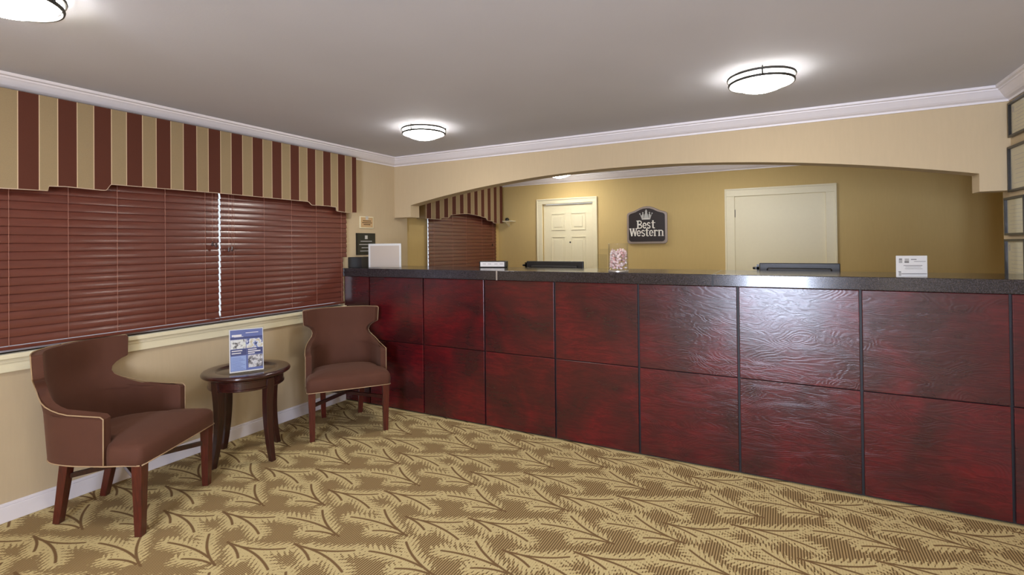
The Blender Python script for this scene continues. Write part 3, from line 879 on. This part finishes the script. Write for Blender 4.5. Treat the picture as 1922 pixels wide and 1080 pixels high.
# empty clear holder beside the jar
t = thing('card_holder', 'empty clear acrylic holder just left of the mint jar', 'card holder', (-1.165, 3.60, ZT), math.radians(-16))
bm = NB(); box(bm, -.042, .042, 0, .002, 0, .165); obj('back', bm, M['acrylic'], t)
bm = NB(); box(bm, -.042, .042, -.03, -.028, 0, .125); obj('front', bm, M['acrylic'], t)
bm = NB(); box(bm, -.042, .042, -.028, 0, 0, .002); obj('bottom', bm, M['acrylic'], t)
# white notice card at the right
a = Vector((.545, 3.462)); b = Vector((.688, 3.500)); d = b - a; L = d.length; yw = math.atan2(d.y, d.x)
t = thing('notice_card', 'white notice card standing near the right end of the counter', 'card', ((a.x + b.x) / 2, (a.y + b.y) / 2, ZT), yw)
HC = .118
bm = NB(); box(bm, -L / 2, L / 2, 0, .002, 0, HC); obj('card', bm, M['paper'], t)
bm = NB(); box(bm, -L / 2 - .002, L / 2 + .002, -.002, -.0008, 0, HC + .003); box(bm, -L / 2 - .002, L / 2 + .002, .0022, .0034, 0, HC + .003); box(bm, -L / 2, L / 2, .0034, .05, 0, .0015); obj('holder', bm, M['acrylic'], t)
def sx_(u): return -L / 2 + u * L
for u0, u1, v0, v1 in ((.09, .20, .66, .87), (.28, .42, .66, .87), (.08, .16, .06, .26)):
    bm = NB(); box(bm, sx_(u0), sx_(u1), -.0006, 0, v0 * HC, v1 * HC); obj('emblem', bm, M['ink_light'], t)
bm = NB()
for u0, u1, v0, v1 in ((.10, .19, .82, .87), (.27, .41, .68, .74), (.48, .66, .81, .845), (.58, .95, .725, .745), (.24, .84, .53, .555), (.30, .80, .47, .485), (.28, .84, .385, .40), (.07, .15, .245, .275), (.17, .98, .145, .175)): box(bm, sx_(u0), sx_(u1), -.0009, -.0001, v0 * HC, v1 * HC)
obj('text_lines', bm, M['ink'], t)

# ------------------------------------------------------------------ wall plaques on the left wall
def plaque(label, y0, y1, z0, z1, fmat, face, txt, tilt=0):
    t = thing('wall_plaque', label, 'plaque', (XL, (y0 + y1) / 2, (z0 + z1) / 2), 0, 'wall plaques')
    hy, hz = (y1 - y0) / 2, (z1 - z0) / 2
    bm = NB(); box(bm, .001, .012, -hy, hy, -hz, hz); obj('board', bm, fmat, t, bevel=.002)
    bm = NB(); box(bm, .012, .0135, -hy + .012, hy - .012, -hz + .010, hz - .010); obj('face', bm, face, t)
    bm = NB()
    be = NB(); box(be, .0135, .0145, -.018, .018, hz * .45, hz * .45 + .036); obj('emblem', be, M['sign_grey'], t)
    for i, wv in enumerate(txt): box(bm, .0135, .0145, -hy * wv, hy * wv, hz * .25 - i * hz * .30 - .004, hz * .25 - i * hz * .30 + .003)
    return t, bm
t, bm = plaque('small tan plaque high on the wall beside the striped valance', 3.675, 3.862, 1.638, 1.758, M['cream_trim'], M['tan_plaque'], (.6, .7, .5))
obj('text_lines', bm, M['dark_wood'], t)
t, bm = plaque('dark plaque with a pale emblem under the small tan plaque', 3.628, 3.886, 1.375, 1.590, M['black_frame'], M['dark_plaque'], (.6, .75, .5, .65))
obj('text_lines', bm, M['ink_light'], t)

# ------------------------------------------------------------------ framed certificates on the right wall
def cert(label, yfar, w, z0, z1, seal):
    t = thing('framed_certificate', label, 'picture frame', (XR, yfar - w / 2, (z0 + z1) / 2), 0, 'framed certificates on the right wall')
    h = (z1 - z0) / 2; hw = w / 2; f = .014
    bm = NB()
    for a, b, c, d in ((-hw, -hw + f, -h, h), (hw - f, hw, -h, h), (-hw + f, hw - f, -h, -h + f), (-hw + f, hw - f, h - f, h)): box(bm, -.022, -.001, a, b, c, d)
    box(bm, -.004, -.001, -hw + f, hw - f, -h + f, h - f)
    obj('frame', bm, M['black_frame'], t, bevel=.002)
    bm = NB(); box(bm, -.008, -.005, -hw + f, hw - f, -h + f, h - f); c_ = obj('certificate', bm, M['cert'], t)
    bm = NB(); rn = random.Random(int(z0 * 100))
    for i in range(7):
        z = h * (.55 - i * .2); wv = hw * rn.uniform(.35, .72); box(bm, -.0088, -.0082, -wv, wv, z - .0015, z + .0015)
    if seal: box(bm, -.0088, -.0082, hw * .62, hw * .78, h * .40, h * .72)
    p_ = obj('text_lines', bm, M['ink_light']); p_.parent = c_
    bm = NB(); box(bm, -.0135, -.0120, -hw + f, hw - f, -h + f, h - f); obj('glass', bm, M['glass'], t)
cert('framed certificate topmost on the right wall, just under the crown moulding', 4.165, .30, 2.080, 2.292, True)
cert('framed certificate second from the top on the right wall, beside the arch end', 4.185, .30, 1.748, 2.025, False)
cert('framed certificate third from the top on the right wall, below the arch block', 4.255, .30, 1.483, 1.717, False)
cert('framed certificate lowest on the right wall, just above the countertop', 4.260, .30, 1.215, 1.460, True)

# small white bracket shelf on the back wall next to the office valance
t = thing('corner_bracket', 'small white wall bracket on the back wall at the end of the office valance', 'bracket', (-3.54, Y_BACK, 1.795))
bm = NB(); box(bm, -.06, .11, -.12, -.001, 0, .014); obj('shelf', bm, M['cream_trim'], t, bevel=.002)
bm = NB(); prism(bm, [(-.11, 0), (-.001, 0), (-.001, -.07)], lambda u, v, w: (w, u, v), -.01, .01); obj('brace', bm, M['cream_trim'], t)
bm = NB(); lathe(bm, [(0, .014), (.028, .014), (.030, .035), (.022, .055), (0, .06)], 20, c=(-.005, -.06)); cam_ = obj('knob', bm, M['black_plastic'], t, smooth=True)

# ------------------------------------------------------------------ sign
sy = Y_BACK - .002
cxs, czs = -1.532, 1.672
sg = thing('wall_sign', 'black shield-shaped hotel sign with ivory letters on the back wall', 'sign', (cxs, sy, czs))
def sX(X): return -1.773 + (X - 240) * .5625e-3 - cxs
def sZ(Y): return 1.909 - (Y - 132) * .567e-3 - czs
def shield(gr):
    L, Rr, Tt, Sh, Bt = 262 - gr, 1072 + gr, 138 - gr, 262 - gr * .6, 885 + gr
    pts = []
    def arc(cx, cy, r, a0, a1, n=6):
        for i in range(n + 1):
            a = math.radians(a0 + (a1 - a0) * i / n); pts.append((cx + r * math.cos(a), cy + r * math.sin(a)))
    r = 70
    arc(L + r, Bt - r, r, 180, 90)[0:0] if False else None
    pts.clear()
    for (cx, cy, a0, a1) in ((L + r, Bt - r, 180, 90), (Rr - r, Bt - r, 90, 0)): arc(cx, cy, r, a0, a1)
    pts += [(Rr, Sh + 45), (Rr - 10, Sh + 12), (Rr - 45, Sh - 12)]
    mid = (L + Rr) / 2
    # gentle peak
    pts += [(Rr - 160, Sh - 45), (mid + 150, Tt + 30), (mid + 75, Tt + 6), (mid, Tt), (mid - 75, Tt + 6), (mid - 150, Tt + 30), (L + 160, Sh - 45), (L + 45, Sh - 12), (L + 10, Sh + 12), (L, Sh + 45)]
    return [(sX(x), sZ(y)) for x, y in pts]
fz = lambda u, v, w: (u, w, v)
bm = NB(); prism(bm, shield(48), fz, -.030, 0); obj('back_plate', bm, M['sign_edge'], sg, bevel=.006, seg=3)
bm = NB(); prism(bm, shield(0), fz, -.036, -.030); obj('face', bm, M['sign_black'], sg)
def ribbon(bm, pts, wd, y0=-.040, y1=-.036, widths=None):
    for i, (p, q) in enumerate(zip(pts, pts[1:])):
        P = Vector(p); Q = Vector(q); d = (Q - P)
        if d.length < 1e-6: continue
        d.normalize(); n = Vector((-d.y, d.x)); e = d * (wd * .12)
        w2 = wd / 2
        c4 = [P - e + n * w2, Q + e + n * w2, Q + e - n * w2, P - e - n * w2]
        prism(bm, [(sX(c.x), sZ(c.y)) for c in c4], fz, y0 - random.random() * .0002, y1)
def arcp(cx, cy, rx, ry, a0, a1, n=10): return [(cx + rx * math.cos(math.radians(a0 + (a1 - a0) * i / n)), cy - ry * math.sin(math.radians(a0 + (a1 - a0) * i / n))) for i in range(n + 1)]
def glyph(ch, x, base, w, cap, xh, bm):
    """draws ch from x, on baseline base; cap/xh heights in sign units"""
    tk, tn, sf = 30, 20, 13
    def V(px, y0, y1, t_=tk): ribbon(bm, [(px, base - y0), (px, base - y1)], t_)
    def Hs(a, b, y): ribbon(bm, [(a, base - y), (b, base - y)], sf)
    if ch == 'B':
        V(x + 32, 0, cap); Hs(x, x + 60, 5); Hs(x, x + 60, cap - 5)
        h = cap / 2
        for c0, ry, rx in ((h * 1.5, h / 2 - 6, w * .32), (h * .5, h / 2 - 6, w * .38)):
            ribbon(bm, [(x + 40, base - c0 - ry)] + arcp(x + w * .55, base - c0, rx, ry, 90, -90, 8) + [(x + 40, base - c0 + ry)], tn)
    elif ch == 'e':
        h = xh / 2
        ribbon(bm, arcp(x + w / 2, base - h, w / 2 - 10, h - 8, 0, 320, 16), 23); Hs(x + 14, x + w - 6, h)
    elif ch == 's':
        q = xh / 4
        ribbon(bm, arcp(x + w / 2, base - 3 * q, w / 2 - 11, q - 2, 20, 230, 9) + arcp(x + w / 2, base - q, w / 2 - 11, q - 2, 60, -160, 9), 22)
    elif ch == 't':
        V(x + w * .42, 14, cap * .98); Hs(x + 2, x + w - 4, xh - 5)
        ribbon(bm, arcp(x + w * .42 + 22, base - 20, 22, 16, 180, 320, 6), 20)
    elif ch == 'W':
        p = [(x + 12, cap), (x + w * .28, 6), (x + w * .5, cap), (x + w * .74, 6), (x + w - 12, cap)]
        for i, (a, b) in enumerate(zip(p, p[1:])): ribbon(bm, [(a[0], base - a[1]), (b[0], base - b[1])], 31 if i % 2 == 0 else 20)
        for cx in (x + 12, x + w * .5, x + w - 12): Hs(cx - 24, cx + 24, cap - 4)
    elif ch == 'r':
        V(x + 24, 0, xh); Hs(x, x + 50, 5); Hs(x - 2, x + 28, xh - 6); ribbon(bm, arcp(x + w * .62, base - xh + 32, w * .30, 24, 165, 20, 6), 24)
    elif ch == 'n':
        V(x + 24, 0, xh); V(x + w - 26, 0, xh - 26); Hs(x, x + 50, 5); Hs(x + w - 52, x + w, 5); Hs(x - 2, x + 28, xh - 6)
        ribbon(bm, arcp(x + w / 2, base - xh + 36, w / 2 - 26, 28, 180, 0, 8), 22)
def word(name, items, base, cap, xh):
    bm = NB()
    for ch, x, w in items: glyph(ch, x, base, w, cap, xh, bm)
    return obj(name, bm, M['sign_white'], sg)
word('lettering', [('B', 440, 128), ('e', 578, 88), ('s', 676, 80), ('t', 772, 92)], 588, 176, 128)
word('lettering', [('W', 284, 168), ('e', 446, 92), ('s', 548, 82), ('t', 636, 86), ('e', 724, 92), ('r', 826, 92), ('n', 922, 124)], 762, 176, 132)
bm = NB()
cr = [(568, 392), (520, 262), (560, 300), (588, 238), (622, 305), (640, 240), (636, 200), (662, 168), (688, 200), (684, 240), (702, 305), (736, 238), (762, 300), (794, 256), (748, 392)]
A = [bm.verts.new(Vector((sX(x), -.036, sZ(y)))) for x, y in cr]; Bq = [bm.verts.new(Vector((sX(x), -.040, sZ(y)))) for x, y in cr]
f1 = bm.faces.new(A); f2 = bm.faces.new(Bq)
for i in range(len(cr)): bm.faces.new([A[i], A[(i + 1) % len(cr)], Bq[(i + 1) % len(cr)], Bq[i]])
bmesh.ops.triangulate(bm, faces=[f1, f2])
em = obj('crown_emblem', bm, M['sign_grey'], sg)
bm = NB()
for x, y in ((520, 258), (588, 236), (736, 236), (794, 254), (662, 180)):
    bm = NB(); prism(bm, [(sX(x + 15 * math.cos(k * PI / 4)), sZ(y + 15 * math.sin(k * PI / 4))) for k in range(8)], fz, -.0405, -.0362)
    o = obj('crown_point', bm, M['sign_grey']); o.parent = em
bm = NB(); ribbon(bm, [(582, 372), (736, 372)], 12, -.0415, -.040)
o = obj('crown_band', bm, M['sign_white']); o.parent = em

# ------------------------------------------------------------------ ceiling lamps
def lamp(label, x, y, power=1.0):
    t = thing('ceiling_lamp', label, 'ceiling lamp', (x, y, H_CEIL), 0, 'round ceiling lamps')
    bm = NB(); lathe(bm, [(0, -.001), (.150, -.001), (.150, -.012), (0, -.012)], 40); obj('mounting_plate', bm, M['steel'], t)
    bm = NB(); lathe(bm, [(0, -.013), (.158, -.013), (.160, -.018), (.160, -.042), (.152, -.052), (.130, -.068), (.098, -.083), (.060, -.095), (.025, -.102), (0, -.103)], 56)
    obj('glass_shade', bm, M['opal'], t, smooth=True)['label'] = 'lit opal glass dome'
    for zr, rr in ((-.020, .172), (-.052, .166)):
        bm = NB(); lathe(bm, [(rr - .003, zr - .007), (rr + .003, zr - .007), (rr + .005, zr), (rr + .003, zr + .007), (rr - .003, zr + .007), (rr - .003, zr - .007)], 64)
        obj('ring', bm, M['bronze'], t)
    for k in range(3):
        a = 2 * PI * k / 3 + .6
        bm = NB(); tube(bm, [(.174 * math.cos(a), .174 * math.sin(a), -.004), (.170 * math.cos(a), .170 * math.sin(a), -.056)], .0045, 8); obj('post', bm, M['bronze'], t, smooth=True)
    return t
lamp('round lit ceiling lamp nearest the right wall, over the counter front', -.100, 3.150)
lamp('round lit ceiling lamp near the far left corner, before the arch', -2.510, 3.200)
lamp('round ceiling lamp nearest the lobby window, cut off at the top left', -2.44, .72)
lamp('round ceiling lamp in the back office seen under the arch', -2.49, 5.91)
lamp('added round ceiling lamp in the back office, unseen above the arch, brightening the flat door', -.50, 5.40)  # added out of view to brighten the flat door and office wall
lamp('added unseen round ceiling lamp over the middle of the lobby, above the viewer', -.10, .70)  # added out of view, continues the lamp grid for more lobby light
lamp('added unseen round ceiling lamp at the rear of the lobby toward the left', -2.60, -1.60)  # added behind the viewer to light the lobby evenly
lamp('added unseen round ceiling lamp at the rear of the lobby toward the right', -.10, -1.60)  # added behind the viewer, extra light for the lobby

# ------------------------------------------------------------------ daylight
w = bpy.data.worlds.new('sky'); SC.world = w; w.use_nodes = True
nt = w.node_tree; bg = nt.nodes['Background']
bg.inputs[0].default_value = (.80, .88, 1.0, 1); bg.inputs[1].default_value = 1.1
def area(name, loc, rot, sx, sy, power, col):
    l = bpy.data.lights.new(name, 'AREA'); l.shape = 'RECTANGLE'; l.size = sx; l.size_y = sy; l.energy = power; l.color = col
    o = link(bpy.data.objects.new(name, l)); o.location = loc; o.rotation_euler = rot; return o
area('entrance_daylight', ((EX0 + EX1) / 2, Y_REAR - .25, 1.10), (PI / 2, 0, 0), EX1 - EX0, 2.0, 370, (.70, .78, 1.0))  # stands for daylight through the added entrance; makes the counter highlight

# ------------------------------------------------------------------ camera
cam = bpy.data.cameras.new('camera'); co = link(bpy.data.objects.new('camera', cam))
cam.sensor_width = 36; cam.sensor_fit = 'HORIZONTAL'; cam.lens = 947.4 * 36 / 1922; cam.shift_y = -88 / 1922
R = Matrix(((0.88045181, 0.01350693, 0.47394321), (0.47401777, -0.00278792, -0.88051087), (-0.01057168, 0.99990489, -0.00885716)))
# world axes rows -> camera matrix (columns are the camera axes)
co.matrix_world = Matrix.Translation((0, 0, 1.455)) @ R.to_4x4()
cam.clip_start = .05
SC.camera = co
SC.view_settings.view_transform = 'Standard'; SC.view_settings.look = 'None'
SC.view_settings.exposure = 0.14; SC.view_settings.gamma = 1; SC.view_settings.use_curve_mapping = False
SC.cycles.use_denoising = True
SC.cycles.max_bounces = 8; SC.cycles.diffuse_bounces = 5; SC.cycles.glossy_bounces = 4; SC.cycles.transparent_max_bounces = 12
SC.cycles.sample_clamp_indirect = 6
